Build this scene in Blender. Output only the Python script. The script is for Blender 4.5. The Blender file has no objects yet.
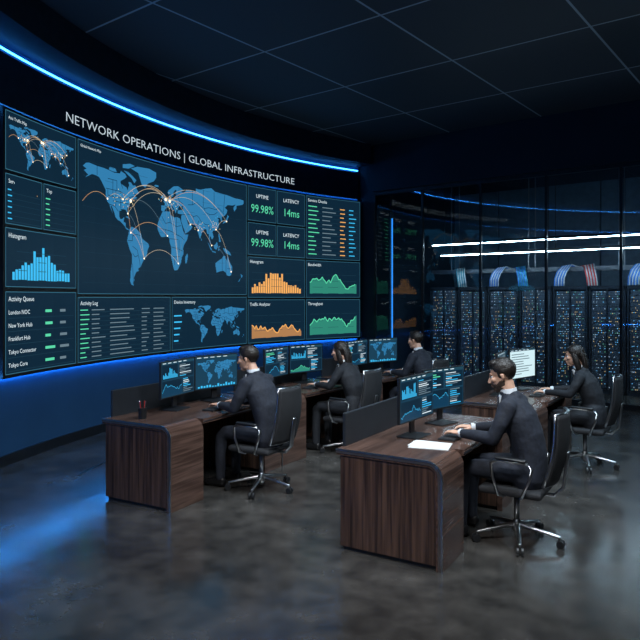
import bpy, bmesh, math, random
from mathutils import Matrix, Vector, noise
random.seed(7)
S=bpy.context.scene
try: S.view_settings.view_transform='Standard'
except Exception: pass
COL=S.collection
# ------------------------------------------------------------------ materials
MATS={}
def nodes(name):
    m=bpy.data.materials.new(name); m.use_nodes=True
    nt=m.node_tree; b=nt.nodes.get('Principled BSDF'); return m,nt,b
def mat(name,col,rough=.5,metal=0.,emit=0.,var=.15,vscale=8.,bump=0.,bscale=60.,spec=None,ecol=None):
    if name in MATS: return MATS[name]
    m,nt,b=nodes(name); N=nt.nodes; L=nt.links
    c=(col[0],col[1],col[2],1)
    b.inputs['Base Color'].default_value=c
    b.inputs['Roughness'].default_value=rough
    b.inputs['Metallic'].default_value=metal
    if spec is not None: b.inputs['Specular IOR Level'].default_value=spec
    if emit>0:
        e=ecol or col
        b.inputs['Emission Color'].default_value=(e[0],e[1],e[2],1)
        b.inputs['Emission Strength'].default_value=emit
    if var>0:
        tc=N.new('ShaderNodeTexCoord'); nz=N.new('ShaderNodeTexNoise'); nz.inputs['Scale'].default_value=vscale
        nz.inputs['Detail'].default_value=5
        r=N.new('ShaderNodeValToRGB')
        r.color_ramp.elements[0].position=.3; r.color_ramp.elements[1].position=.7
        r.color_ramp.elements[0].color=(col[0]*(1-var),col[1]*(1-var),col[2]*(1-var),1)
        r.color_ramp.elements[1].color=(min(1,col[0]*(1+var)),min(1,col[1]*(1+var)),min(1,col[2]*(1+var)),1)
        L.new(tc.outputs['Object'],nz.inputs['Vector']); L.new(nz.outputs['Fac'],r.inputs['Fac']); L.new(r.outputs['Color'],b.inputs['Base Color'])
        if bump>0:
            n2=N.new('ShaderNodeTexNoise'); n2.inputs['Scale'].default_value=bscale; n2.inputs['Detail'].default_value=3
            bp=N.new('ShaderNodeBump'); bp.inputs['Strength'].default_value=bump; bp.inputs['Distance'].default_value=.01
            L.new(tc.outputs['Object'],n2.inputs['Vector']); L.new(n2.outputs['Fac'],bp.inputs['Height']); L.new(bp.outputs['Normal'],b.inputs['Normal'])
    MATS[name]=m; return m
def emi(name,col,st):
    if name in MATS: return MATS[name]
    m,nt,b=nodes(name)
    b.inputs['Base Color'].default_value=(col[0]*.06,col[1]*.06,col[2]*.06,1)
    b.inputs['Roughness'].default_value=.35; b.inputs['Specular IOR Level'].default_value=.2
    b.inputs['Emission Color'].default_value=(col[0],col[1],col[2],1)
    b.inputs['Emission Strength'].default_value=st
    MATS[name]=m; return m
def wood(name,scale,c0,c1,rough):
    m,nt,b=nodes(name); N=nt.nodes; L=nt.links
    tc=N.new('ShaderNodeTexCoord'); mp=N.new('ShaderNodeMapping'); mp.inputs['Scale'].default_value=scale
    nz=N.new('ShaderNodeTexNoise'); nz.inputs['Scale'].default_value=1.; nz.inputs['Detail'].default_value=6; nz.inputs['Distortion'].default_value=.3
    r=N.new('ShaderNodeValToRGB'); r.color_ramp.elements[0].position=.38; r.color_ramp.elements[1].position=.64
    r.color_ramp.elements[0].color=(*c0,1); r.color_ramp.elements[1].color=(*c1,1)
    L.new(tc.outputs['Object'],mp.inputs['Vector']); L.new(mp.outputs['Vector'],nz.inputs['Vector']); L.new(nz.outputs['Fac'],r.inputs['Fac'])
    L.new(r.outputs['Color'],b.inputs['Base Color']); b.inputs['Roughness'].default_value=rough
    MATS[name]=m; return m
def floor_mat():
    m,nt,b=nodes('polished_concrete'); N=nt.nodes; L=nt.links
    tc=N.new('ShaderNodeTexCoord')
    nz=N.new('ShaderNodeTexNoise'); nz.inputs['Scale'].default_value=1.1; nz.inputs['Detail'].default_value=7; nz.inputs['Roughness'].default_value=.62
    n2=N.new('ShaderNodeTexNoise'); n2.inputs['Scale'].default_value=5; n2.inputs['Detail'].default_value=5
    mx=N.new('ShaderNodeMath'); mx.operation='MULTIPLY'
    r=N.new('ShaderNodeValToRGB'); r.color_ramp.elements[0].position=.15; r.color_ramp.elements[1].position=.42
    r.color_ramp.elements[0].color=(.024,.023,.022,1); r.color_ramp.elements[1].color=(.082,.076,.069,1)
    L.new(tc.outputs['Object'],nz.inputs['Vector']); L.new(tc.outputs['Object'],n2.inputs['Vector'])
    L.new(nz.outputs['Fac'],mx.inputs[0]); L.new(n2.outputs['Fac'],mx.inputs[1]); L.new(mx.outputs[0],r.inputs['Fac'])
    L.new(r.outputs['Color'],b.inputs['Base Color'])
    mr=N.new('ShaderNodeMapRange'); mr.inputs['From Min'].default_value=.3; mr.inputs['From Max'].default_value=.7
    mr.inputs['To Min'].default_value=.12; mr.inputs['To Max'].default_value=.30
    L.new(nz.outputs['Fac'],mr.inputs['Value']); L.new(mr.outputs['Result'],b.inputs['Roughness'])
    b.inputs['Specular IOR Level'].default_value=1.
    bp=N.new('ShaderNodeBump'); bp.inputs['Strength'].default_value=.14; bp.inputs['Distance'].default_value=.01
    L.new(n2.outputs['Fac'],bp.inputs['Height']); L.new(bp.outputs['Normal'],b.inputs['Normal'])
    return m
def ceil_mat():
    m,nt,b=nodes('ceiling_tiles'); N=nt.nodes; L=nt.links
    tc=N.new('ShaderNodeTexCoord'); br=N.new('ShaderNodeTexBrick')
    br.offset=0; br.inputs['Scale'].default_value=1; br.inputs['Brick Width'].default_value=1.8; br.inputs['Row Height'].default_value=1.8
    br.inputs['Mortar Size'].default_value=.015; br.inputs['Mortar Smooth'].default_value=.1
    br.inputs['Color1'].default_value=(.045,.066,.088,1); br.inputs['Color2'].default_value=(.066,.088,.108,1)
    br.inputs['Mortar'].default_value=(.48,.58,.65,1)
    L.new(tc.outputs['Object'],br.inputs['Vector']); L.new(br.outputs['Color'],b.inputs['Base Color'])
    b.inputs['Roughness'].default_value=.6; b.inputs['Specular IOR Level'].default_value=.3
    return m
def glass_mat():
    m=bpy.data.materials.new('partition_glass'); m.use_nodes=True; nt=m.node_tree; N=nt.nodes; L=nt.links
    for n in list(N): N.remove(n)
    o=N.new('ShaderNodeOutputMaterial'); mx=N.new('ShaderNodeMixShader'); t=N.new('ShaderNodeBsdfTransparent'); g=N.new('ShaderNodeBsdfGlossy')
    t.inputs['Color'].default_value=(.95,.98,.99,1); g.inputs['Roughness'].default_value=.01; g.inputs['Color'].default_value=(.9,.95,1,1)
    f=N.new('ShaderNodeFresnel'); f.inputs['IOR'].default_value=1.42
    L.new(f.outputs[0],mx.inputs[0]); L.new(t.outputs[0],mx.inputs[1]); L.new(g.outputs[0],mx.inputs[2]); L.new(mx.outputs[0],o.inputs[0])
    return m
# ------------------------------------------------------------------ mesh builder
class MB:
    def __init__(s): s.v=[];s.f=[];s.m=[];s.mats=[];s.mi=0;s.M=Matrix.Identity(4)
    def use(s,m):
        if m not in s.mats: s.mats.append(m)
        s.mi=s.mats.index(m); return s
    def add(s,vs,fs):
        b=len(s.v)
        s.v+= [tuple(s.M@Vector(v)) for v in vs]
        for f in fs: s.f.append([b+i for i in f]); s.m.append(s.mi)
    def quad(s,a,b,c,d): s.add([a,b,c,d],[(0,1,2,3)])
    def box(s,c,d,R=None):
        x,y,z=d[0]/2,d[1]/2,d[2]/2
        vs=[Vector(p) for p in [(-x,-y,-z),(x,-y,-z),(x,y,-z),(-x,y,-z),(-x,-y,z),(x,-y,z),(x,y,z),(-x,y,z)]]
        if R is not None: vs=[R@v for v in vs]
        vs=[v+Vector(c) for v in vs]
        s.add(vs,[(0,3,2,1),(4,5,6,7),(0,1,5,4),(1,2,6,5),(2,3,7,6),(3,0,4,7)])
    def b2(s,x0,x1,y0,y1,z0,z1): s.box(((x0+x1)/2,(y0+y1)/2,(z0+z1)/2),(abs(x1-x0),abs(y1-y0),abs(z1-z0)))
    def loft(s,pts,rad,side=(1,0,0),n=14,cap=3,closed=False):
        P=[Vector(p) for p in pts]; K=[]
        rr=[(r,r) if not isinstance(r,(tuple,list)) else r for r in rad]
        for i,p in enumerate(P):
            if closed: t=P[(i+1)%len(P)]-P[i-1]
            elif i==0: t=P[1]-P[0]
            elif i==len(P)-1: t=P[-1]-P[-2]
            else: t=(P[i+1]-P[i]).normalized()+(P[i]-P[i-1]).normalized()
            K.append([p,t.normalized(),rr[i][0],rr[i][1]])
        if cap and not closed:
            a=[];z=[]
            for k in range(cap,0,-1):
                an=k/ (cap+.35)*math.pi/2; q=K[0]; mr=min(q[2],q[3])
                a.append([q[0]-q[1]*mr*math.sin(an),q[1],q[2]*math.cos(an),q[3]*math.cos(an)])
            for k in range(1,cap+1):
                an=k/(cap+.35)*math.pi/2; q=K[-1]; mr=min(q[2],q[3])
                z.append([q[0]+q[1]*mr*math.sin(an),q[1],q[2]*math.cos(an),q[3]*math.cos(an)])
            K=a+K+z
        sv=Vector(side); vs=[]
        for p,t,ra,rb in K:
            x=sv-t*sv.dot(t)
            if x.length<.05:
                o=Vector((0,1,0)) if abs(t.y)<.9 else Vector((0,0,1)); x=o-t*o.dot(t)
            x.normalize(); y=t.cross(x)
            for j in range(n):
                a=2*math.pi*j/n; vs.append(p+x*math.cos(a)*ra+y*math.sin(a)*rb)
        fs=[];m=len(K)
        for i in range(m if closed else m-1):
            for j in range(n):
                a=i*n+j;b=i*n+(j+1)%n;c=((i+1)%m)*n+(j+1)%n;d=((i+1)%m)*n+j; fs.append((a,b,c,d))
        if not closed: fs.append(tuple(range(n-1,-1,-1))); fs.append(tuple((m-1)*n+j for j in range(n)))
        s.add(vs,fs)
    def ell(s,c,r,n=20,k=12):
        vs=[];fs=[]
        for i in range(1,k):
            t=math.pi*i/k
            for j in range(n):
                a=2*math.pi*j/n; vs.append((c[0]+r[0]*math.sin(t)*math.cos(a),c[1]+r[1]*math.sin(t)*math.sin(a),c[2]+r[2]*math.cos(t)))
        vs.append((c[0],c[1],c[2]+r[2])); vs.append((c[0],c[1],c[2]-r[2])); T=len(vs)-2;B=T+1
        for i in range(k-2):
            for j in range(n): fs.append((i*n+j,(i+1)*n+j,(i+1)*n+(j+1)%n,i*n+(j+1)%n))
        for j in range(n):
            fs.append((T,j,(j+1)%n)); fs.append((B,(k-2)*n+(j+1)%n,(k-2)*n+j))
        s.add(vs,fs)
    def obj(s,name,parent=None,M=None,smooth=False,bevel=0,seg=2,recalc=True):
        me=bpy.data.meshes.new(name); me.from_pydata([tuple(v) for v in s.v],[],s.f)
        for m in s.mats: me.materials.append(m)
        me.polygons.foreach_set('material_index',s.m)
        if recalc:
            bm=bmesh.new(); bm.from_mesh(me); bmesh.ops.recalc_face_normals(bm,faces=bm.faces); bm.to_mesh(me); bm.free()
        if smooth: me.polygons.foreach_set('use_smooth',[True]*len(me.polygons))
        me.update()
        o=bpy.data.objects.new(name,me); COL.objects.link(o)
        if parent is not None: o.parent=parent
        if M is not None: o.matrix_local=M
        if bevel>0:
            b=o.modifiers.new('bevel','BEVEL'); b.width=bevel; b.segments=seg; b.limit_method='ANGLE'; b.angle_limit=math.radians(40); 
        return o
def empty(name,M):
    e=bpy.data.objects.new(name,None); COL.objects.link(e); e.matrix_world=M; e.empty_display_size=.1; return e
def T(x,y,z=0): return Matrix.Translation((x,y,z))
def RZ(d): return Matrix.Rotation(math.radians(d),4,'Z')
def RX(d): return Matrix.Rotation(math.radians(d),4,'X')
# ------------------------------------------------------------------ shared materials
m_wall=mat('wall_navy_paint',(.014,.028,.050),.6,var=.1,vscale=2,spec=.25)
m_wallL=mat('display_wall_glow_blue',(.022,.080,.18),.6,var=.08,vscale=2,spec=.2)  # dark wall; blue put into its colour to strengthen the LED glow
m_trim=mat('dark_metal_trim',(.03,.034,.04),.35,.7)
m_black=mat('black_plastic',(.012,.013,.015),.4)
m_dark=mat('charcoal_panel',(.018,.022,.028),.45)
m_chrome=mat('brushed_metal',(.50,.51,.53),.28,1.)
m_suit=mat('suit_navy_wool',(.014,.018,.030),.8,var=.3,vscale=30,bump=.25,bscale=45)
m_suit2=mat('suit_black_wool',(.011,.013,.018),.8,var=.3,vscale=30,bump=.25,bscale=45)
m_shirt=mat('white_shirt',(.74,.78,.82),.7,var=.05)
m_tie=mat('navy_tie',(.03,.04,.09),.5)
m_skin=mat('skin',(.62,.36,.25),.5,var=.08,vscale=25)
m_hair=mat('dark_hair',(.012,.008,.006),.42,var=.5,vscale=40,bump=.5,bscale=140)
m_beard=mat('dark_beard',(.06,.036,.026),.8,var=.4,vscale=60)
m_shoe=mat('black_leather',(.01,.01,.011),.3)
m_eye=mat('eye_white',(.7,.7,.7),.2,var=.02)
m_iris=mat('eye_iris',(.02,.012,.008),.15)
m_lip=mat('lips',(.38,.16,.13),.5)
w_end=wood('walnut_vertical',(38,38,1.2),(.028,.015,.011),(.120,.066,.045),.36)
w_top=wood('walnut_top',(1.5,34,34),(.055,.031,.024),(.125,.072,.055),.24)
m_fabric=mat('chair_mesh_fabric',(.016,.017,.02),.75,bump=.3,bscale=200)
m_paper=mat('white_paper',(.7,.72,.72),.7,var=.03)
# ------------------------------------------------------------------ room geometry
G0=Vector((1.18,13.9)); TH=38.
MG=T(G0.x,G0.y)@RZ(-TH)     # local +Y = u (depth), +X = v
CZ=5.1
b=MB().use(floor_mat()); b.b2(-1.9,11,-14.5,4.4,-.1,0); b.obj('floor',M=MG)
b=MB().use(ceil_mat()); b.b2(-1.9,11,-14.5,4.4,CZ,CZ+.1); b.obj('ceiling',M=MG)
b=MB().use(m_wall); b.b2(11,11.15,-14.5,4.4,0,CZ); b.obj('wall_right',M=MG)
b=MB().use(m_wall); b.b2(-1.9,11,-14.65,-14.5,0,CZ); b.obj('wall_rear',M=MG)
b=MB().use(m_wall); b.b2(-.45,11,4.4,4.55,0,CZ); b.obj('wall_back',M=MG)
b=MB().use(m_wall); b.b2(-.5,-.35,.06,4.4,0,CZ); b.obj('wall_server_room_left',M=MG)
C0=Vector((7.146,5.34)); R0=10.82; DEG=math.pi/180; AL=R0*DEG
def AP(a,z,off=0):
    r=R0-off; return (C0.x-r*math.cos(a*DEG),C0.y+r*math.sin(a*DEG),z)
def arcbox(b,a0,a1,z0,z1,o0,o1,step=1.5):
    n=max(1,int(round((a1-a0)/step))); vs=[];fs=[]
    for i in range(n+1):
        a=a0+(a1-a0)*i/n
        vs+= [AP(a,z0,o0),AP(a,z0,o1),AP(a,z1,o1),AP(a,z1,o0)]
    for i in range(n):
        k=4*i
        for j in range(4): fs.append((k+j,k+(j+1)%4,k+4+(j+1)%4,k+4+j))
    fs.append((0,3,2,1)); k=4*n; fs.append((k,k+1,k+2,k+3)); b.add(vs,fs)
A0,A1=-26,54.0
b=MB().use(m_wallL); arcbox(b,A0,54.3,0,CZ,-.15,0); b.obj('wall_left',smooth=False)
b=MB().use(m_trim); arcbox(b,A0,A1,0,.12,0,.025); b.obj('baseboard_left')
b=MB().use(mat('soffit_paint',(.012,.032,.065),.6,spec=.2)); arcbox(b,A0,A1,4.68,CZ-.002,0.002,.5); b.obj('trim_soffit')
b=MB().use(mat('fascia_paint',(.014,.036,.075),.5,spec=.2)); arcbox(b,A0,A1,3.99,4.56,0.002,.06); b.obj('trim_fascia')  # fascia colour made bluer so the LED glow shows on it
led=emi('led_blue',(.04,.33,1.),11.); led2=emi('led_blue_soft',(.04,.33,1.),34.)
b=MB().use(led); arcbox(b,A0,A1,4.60,4.615,.035,.055); b.obj('led_strip_upper')
b=MB().use(led2); arcbox(b,A0,A1,.985,.993,.004,.034); b.obj('led_strip_lower')
b=MB().use(emi('led_blue_fine',(.04,.33,1.),12.)); arcbox(b,A0,A1,3.958,3.966,.006,.03); b.obj('led_strip_display_top')
b=MB().use(m_trim); arcbox(b,8.9,40,0.,.006,1.0,1.03); b.obj('trim_floor_inlay')
# ------------------------------------------------------------------ text helper
TC={}
def text2d(t,off=0.):
    if (t,off) in TC: return TC[(t,off)]
    cu=bpy.data.curves.new('tmp','FONT'); cu.body=t; cu.size=1; cu.resolution_u=2; cu.offset=off
    o=bpy.data.objects.new('tmp',cu); COL.objects.link(o)
    bpy.context.view_layer.update()
    dg=bpy.context.evaluated_depsgraph_get(); me=bpy.data.meshes.new_from_object(o.evaluated_get(dg))
    vs=[(v.co.x,v.co.y) for v in me.vertices]; fs=[tuple(p.vertices) for p in me.polygons]
    bpy.data.objects.remove(o); bpy.data.meshes.remove(me); bpy.data.curves.remove(cu)
    w=max([v[0] for v in vs] or [0]); TC[(t,off)]=(vs,fs,w); return TC[(t,off)]
# screen colours
E={k:emi('screen_'+k,c,s) for k,(c,s) in {
 'bg':((.008,.022,.036),.5),'panel':((.006,.027,.054),.75),'panel2':((.012,.055,.10),.9),'head':((.02,.08,.12),.8),
 'white':((.75,.88,.95),.95),'grey':((.26,.38,.46),.55),'cyan':((.05,.52,.92),1.0),'land':((.034,.22,.45),.95),'border':((.010,.07,.15),.6),
 'green':((.12,.78,.44),.9),'greend':((.04,.33,.24),.75),'orange':((.95,.44,.12),1.),'oranged':((.52,.25,.10),.85),'yellow':((.95,.78,.35),1.1),
 'glow':((1.,.74,.46),2.4),'arc':((.85,.70,.48),.75),'arc2':((.85,.46,.20),.8),'grid':((.02,.07,.11),.7),'light':((.50,.66,.70),1.3),'edge':((.05,.19,.28),.8)}.items()}
class Panel:
    def __init__(s,mb,x0,x1,y0,y1,fn,o=0): s.b=mb;s.x0=x0;s.y0=y0;s.w=x1-x0;s.h=y1-y0;s.fn=fn;s.o=o
    def rect(s,x0,x1,y0,y1,c,o=1,step=.35):
        s.b.use(E[c]); n=max(1,int((x1-x0)/step)); vs=[];fs=[]
        for i in range(n+1):
            x=x0+(x1-x0)*i/n; vs+= [s.fn(s.x0+x,s.y0+y0,s.o+o),s.fn(s.x0+x,s.y0+y1,s.o+o)]
        for i in range(n): fs.append((2*i,2*i+2,2*i+3,2*i+1))
        s.b.add(vs,fs)
    def tri4(s,p,c,o=2):
        s.b.use(E[c]); s.b.add([s.fn(s.x0+x,s.y0+y,s.o+o) for x,y in p],[tuple(range(len(p)))])
    def line(s,pts,w,c,o=3):
        for (ax,ay),(bx,by) in zip(pts,pts[1:]):
            dx,dy=bx-ax,by-ay; l=math.hypot(dx,dy) or 1; nx,ny=-dy/l*w/2,dx/l*w/2
            s.tri4([(ax-nx,ay-ny),(bx-nx,by-ny),(bx+nx,by+ny),(ax+nx,ay+ny)],c,o)
    def text(s,t,x,y,size,c,o=3,fit=None,center=False):
        vs,fs,w=text2d(t); k=size; kx=size
        if fit: kx=min(size,fit/max(w,.01))
        ox=-w*kx/2 if center else 0
        s.b.use(E[c]); s.b.add([s.fn(s.x0+x+ox+a*kx,s.y0+y+b_*k,s.o+o) for a,b_ in vs],fs)
    def frame(s,title=None,bg='panel',ts=.085):
        s.rect(0,s.w,0,s.h,bg,0)
        for a in ((0,s.w,0,.008),(0,s.w,s.h-.008,s.h),(0,.008,0,s.h),(s.w-.008,s.w,0,s.h)): s.rect(*a,'edge',1)
        if title: s.text(title,.05,s.h-.05-ts*.75,ts,'white')
LAND=[[(-168,66),(-162,70),(-156,71),(-141,70),(-128,70),(-115,69),(-108,68),(-95,69),(-94,72),(-85,70),(-82,67),(-87,64),(-94,61),(-94,58),(-88,56.5),(-82,55),(-80,51.5),(-79,55),(-77,58),(-78,62),(-73,62),(-69,59),(-64,60),(-61,56),(-56,52),(-60,50),(-66,50),(-64,47),(-60,46),(-66,44),(-70,43),(-71,41),(-74,40),(-76,37),(-76,35),(-81,31.5),(-80,26),(-82,28),(-84,30),(-89,30),(-94,29.5),(-97,27),(-97.5,22),(-95,18.5),(-91,19),(-87,21.5),(-88,16),(-83.5,15),(-83.5,10.5),(-80,9),(-77,8),(-80,7.5),(-83,8.5),(-86,11.5),(-91,14),(-95,16),(-100,17),(-105,20),(-106,23),(-109,27),(-112,31),(-114.5,31),(-112,27),(-110,23),(-115,29),(-117,33),(-121,35),(-124,40),(-124,47),(-128,51),(-132,55),(-137,59),(-145,60),(-151,60),(-158,57),(-164,54.5),(-158,58.5),(-162,60),(-166,62),(-161,64)],
[(-73,78),(-60,82),(-35,83.5),(-20,81),(-20,75),(-25,70),(-38,65.5),(-43,60),(-50,62),(-54,68),(-58,75)],
[(-62,66),(-68,69),(-78,73),(-88,73.5),(-80,70),(-72,67),(-66,62)],[(-90,76),(-90,80),(-75,83),(-65,82),(-78,77)],[(-118,70),(-116,73),(-105,73),(-102,69.5),(-110,69)],
[(-77,8),(-72,12),(-62,10.5),(-52,5),(-50,0),(-44,-2.5),(-37,-5),(-35,-8),(-39,-14),(-40,-20),(-45,-23.5),(-48.5,-27),(-53,-33),(-58,-35),(-57,-38),(-62,-39),(-65,-43),(-67,-46),(-66,-49),(-69,-52),(-67,-55),(-72,-54),(-75,-50),(-74,-44),(-73.5,-38),(-71.5,-31),(-70.5,-20),(-76,-14),(-79,-8),(-81,-5),(-80,-1),(-78,3)],
[(-6,36),(3,37),(10,37),(11,34),(15,32),(20,31),(25,32),(32,31),(34,27.5),(37,21),(39.5,15.5),(43,11.5),(51,12),(48,5),(42,-1),(39,-6),(40.5,-13),(36,-18),(35,-24),(32,-28),(27,-34),(20,-35),(17,-30),(14,-22),(12,-17),(13.5,-11),(12,-5),(9,0),(9.5,4),(4,6.3),(-4,5),(-9,4.7),(-13,8.5),(-17,14),(-16.5,20),(-13,27),(-9.5,31)],
[(44,-25),(47,-25),(50,-16),(49,-12),(44,-17)],
[(-9,37),(-9,43),(-2,43.5),(-1,46),(-4.5,48.3),(2,51),(5,53),(8.5,54),(8,57),(10.5,57.5),(10,55),(14,54),(19,54.5),(22,57.5),(24,59.3),(30,60),(23,60),(21.5,62),(25,65),(22,65.8),(18,62.5),(17,60),(18.5,59.5),(16,56.5),(13,55.5),(11,59),(7,58),(5,60),(6,62.5),(12,66),(18,69.5),(28,71),(40,67.5),(40,66),(34,66.5),(38,64),(44,66),(46,68.3),(60,69),(68,68.5),(68,73),(74,72.5),(80,73),(90,75.5),(104,77.7),(112,74),(128,73),(140,72.5),(160,70),(170,70),(180,69),(180,65),(177,62.5),(163,60),(163,56),(157,51),(156,57),(161,61.5),(154,59.5),(142,59),(135,54.5),(141,52),(140,48),(135,43.5),(130,42.5),(127.5,39.5),(129.5,36),(126.5,34.5),(125,39),(121,40),(118,38.5),(122,37),(119.5,35),(122,31),(120,26),(116,23),(110,21),(108,21.5),(106,19),(109,13),(107,10.5),(105,9),(102.5,12.5),(100.5,13.5),(99.5,10),(103.5,2),(101,3),(98,8.5),(98,16),(94,16),(92,22),(87,21.5),(82,16.5),(80,13),(78,8),(76,10),(73,17),(72.5,21),(69,22),(66.5,25),(57,26.5),(54,26.5),(50,30),(48,30),(50,26.5),(52,24.5),(56,26),(60,22.5),(57,19),(52,16),(45,13),(43,13),(42.5,16.5),(39,21),(35,28),(34.5,31.5),(36,36.5),(30,36.5),(27,37),(26.5,40),(29,41),(35,42),(41,41.5),(38,45),(39,47.5),(35,46),(33,46),(30.5,46.5),(28,43.5),(28,41),(26,40.8),(23.5,40),(24,38),(22.5,36.5),(19.5,40.5),(19,42),(14,45.3),(12.5,45),(13.5,43.5),(18,40.5),(16,38),(15.5,40),(11,42.5),(9,44.3),(6,43),(3,43),(3,41.5),(0,39.5),(-2,37),(-5.5,36)],
[(-5,50),(1,51),(.5,53),(-2,56),(-3,58.5),(-6,57),(-3,54.5),(-4.5,52)],[(-10,52),(-6,52.3),(-6,55),(-9,54.5)],[(-24,65),(-22,64),(-15,64.5),(-15,66.3),(-22,66.3)],
[(130,32),(135,34),(140,35.5),(142,40),(145,43.5),(141.5,45),(140,41),(137,37),(133,35.5)],[(95,5.5),(104,-3),(105.5,-6),(102,-4.5),(98,1)],[(109,1.5),(111,-3),(116,-4),(119,1),(117,7),(113,3)],
[(105.5,-6),(114,-7),(114,-8.5),(106,-7.5)],[(119.5,-5),(121,1),(125,1.5),(121.5,-1),(122.5,-5)],[(120.5,18),(122,18),(124,13),(126,7),(122,7),(121,13)],
[(131,-1),(138,-1.8),(147,-6),(150.5,-10.5),(143,-9),(138,-8),(133,-4)],
[(114,-22),(122,-18),(129,-15),(132,-11.5),(137,-12),(136,-15),(140,-17.5),(142,-11),(146,-19),(153,-26),(153,-31),(150,-37.5),(146,-39),(140,-38),(138,-34.5),(132,-32),(124,-33),(116,-35),(115,-31),(113.5,-26)],
[(173,-35),(178,-38),(175,-41.5),(174,-39)],[(173,-41),(170,-46),(167,-46.5),(171,-42.5)],[(-85,22),(-77,20.5),(-74,20),(-80,23)],[(80,9.5),(82,7),(80.5,6)]]
BORD=[[(-124,49),(-95,49),(-83,46),(-79,43.5),(-75,45),(-67,47)],[(-117,32.5),(-106,31.5),(-99,26.5)],[(-141,70),(-141,60)],[(-120,49),(-120,42),(-110,42),(-110,49)],[(-110,42),(-104,41),(-95,42),(-90,42)],[(-104,49),(-104,32)],[(-95,49),(-94,30)],[(-110,37),(-90,37),(-76,37)],[(-110,60),(-110,49)],[(-102,60),(-102,49)],[(-95,60),(-90,53)],[(-120,60),(-102,60)],
[(-70,-18),(-65,-22),(-58,-20),(-55,-27),(-54,-33)],[(-70,-30),(-68,-52)],[(-80,-4),(-70,-4),(-70,2),(-62,4),(-52,3)],[(-70,-10),(-60,-14),(-58,-20)],[(-67,7),(-67,1)],
[(-8,30),(0,22),(10,24),(24,20),(34,22)],[(-12,15),(5,14),(14,13),(24,10),(34,8),(42,4)],[(10,37),(10,24)],[(24,32),(24,10)],[(10,4),(18,4),(28,4)],[(12,-6),(22,-7),(30,-8),(38,-10)],[(12,-17),(22,-18),(32,-17)],[(20,-28),(20,-18)],[(30,4),(30,-12)],[(0,6),(0,14)],
[(-1,43),(3,42.5)],[(6,43.5),(7,48),(6,51)],[(14,54),(15,50),(12,48),(10,47)],[(23,54),(24,50),(22,48),(28,45)],[(30,60),(28,56),(32,52),(38,50),(40,47)],[(50,50),(60,51),(70,55),(80,51),(87,49),(98,51),(115,50),(120,53),(130,48),(133,45)],[(48,38),(55,38),(62,36),(70,38),(75,36),(80,31),(90,28),(98,28),(100,22),(106,22)],[(61,26),(62,36)],[(36,36),(44,37),(48,30)],[(70,24),(75,32)],[(98,28),(98,17)],[(87,49),(90,44),(100,42),(110,43),(118,47)],[(60,69),(60,51)],[(85,73),(85,51)],[(110,73),(110,52)],[(135,72),(132,48)],[(30,60),(30,69)],
[(129,-15),(129,-32)],[(138,-17),(138,-34)],[(141,-29),(153,-29)]]
def draw_map(P,x0,x1,y0,y1,arcs=True,lw=.012,step=1.0):
    def mx(lo): return x0+(lo+170)/350*(x1-x0)
    def my(la): return y0+(la+57)/141*(y1-y0)
    for poly in LAND:
        lo0=min(p[0] for p in poly); lo1=max(p[0] for p in poly); n=int(math.ceil((lo1-lo0)/step))
        for i in range(n):
            a=lo0+i*step; e=min(a+step,lo1); c=(a+e)/2; ys=[]
            for k in range(len(poly)):
                p,q=poly[k-1],poly[k]
                if (p[0]<=c)!=(q[0]<=c): ys.append(p[1]+(q[1]-p[1])*(c-p[0])/(q[0]-p[0]))
            ys.sort()
            for k in range(0,len(ys)-1,2):
                if ys[k+1]-ys[k]>.2: P.tri4([(mx(a),my(ys[k])),(mx(e),my(ys[k])),(mx(e),my(ys[k+1])),(mx(a),my(ys[k+1]))],'land',2)
    for l in BORD: P.line([(mx(a),my(c)) for a,c in l],lw*.8,'border',3)
    if arcs:
        ct={'ny':(-74,41),'ch':(-90,41),'lo':(0,51),'fr':(9,50),'du':(55,25),'sg':(104,1),'tk':(139,36),'sf':(-121,38),'sp':(-46,-23),'sy':(150,-33),'lg':(4,7),'jo':(28,-26),'mu':(73,19),'hk':(114,23),'mi':(-80,26),'bo':(-74,5)}
        pr=[('ny','lo'),('ny','fr'),('ch','lo'),('sf','ny'),('lo','du'),('fr','mu'),('fr','hk'),('lo','lg'),('fr','jo'),('du','sg'),('hk','sy'),('sg','sy'),('tk','hk'),('sf','tk2'),('ny','sp'),('mi','sp'),('mi','fr'),('bo','lg'),('lo','tk'),('ny','lg'),('sp','jo'),('fr','tk'),('ny','mi'),('du','jo'),('ch','sf'),('bo','sp'),('lo','jo'),('mu','sg'),('ch','fr'),('mi','bo')]
        for i,(a,c) in enumerate(pr):
            p=ct[a]; q=ct.get(c,(-169,30)); pts=[]
            d=math.hypot(q[0]-p[0],q[1]-p[1])
            for k in range(17):
                t=k/16; pts.append((mx(p[0]+(q[0]-p[0])*t),my(p[1]+(q[1]-p[1])*t+d*.18*4*t*(1-t))))
            P.line(pts,lw*.45,['arc','arc2','arc','grey'][i%4],4)
        for k,(lo,la) in ct.items():
            r=lw*(2.0 if k in('ny','lo','fr') else 1.1)
            P.tri4([(mx(lo)+r*math.cos(t*math.pi/4),my(la)+r*math.sin(t*math.pi/4)) for t in range(8)],'glow',6)
        for k in range(140):
            c=random.choice([(-80,40),(5,49),(10,47),(-95,38),(110,28),(78,22)]); lo=c[0]+random.gauss(0,9); la=c[1]+random.gauss(0,5); r=lw*.5
            P.tri4([(mx(lo)-r,my(la)-r),(mx(lo)+r,my(la)-r),(mx(lo)+r,my(la)+r),(mx(lo)-r,my(la)+r)],random.choice(['yellow','cyan','orange']),5)
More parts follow.
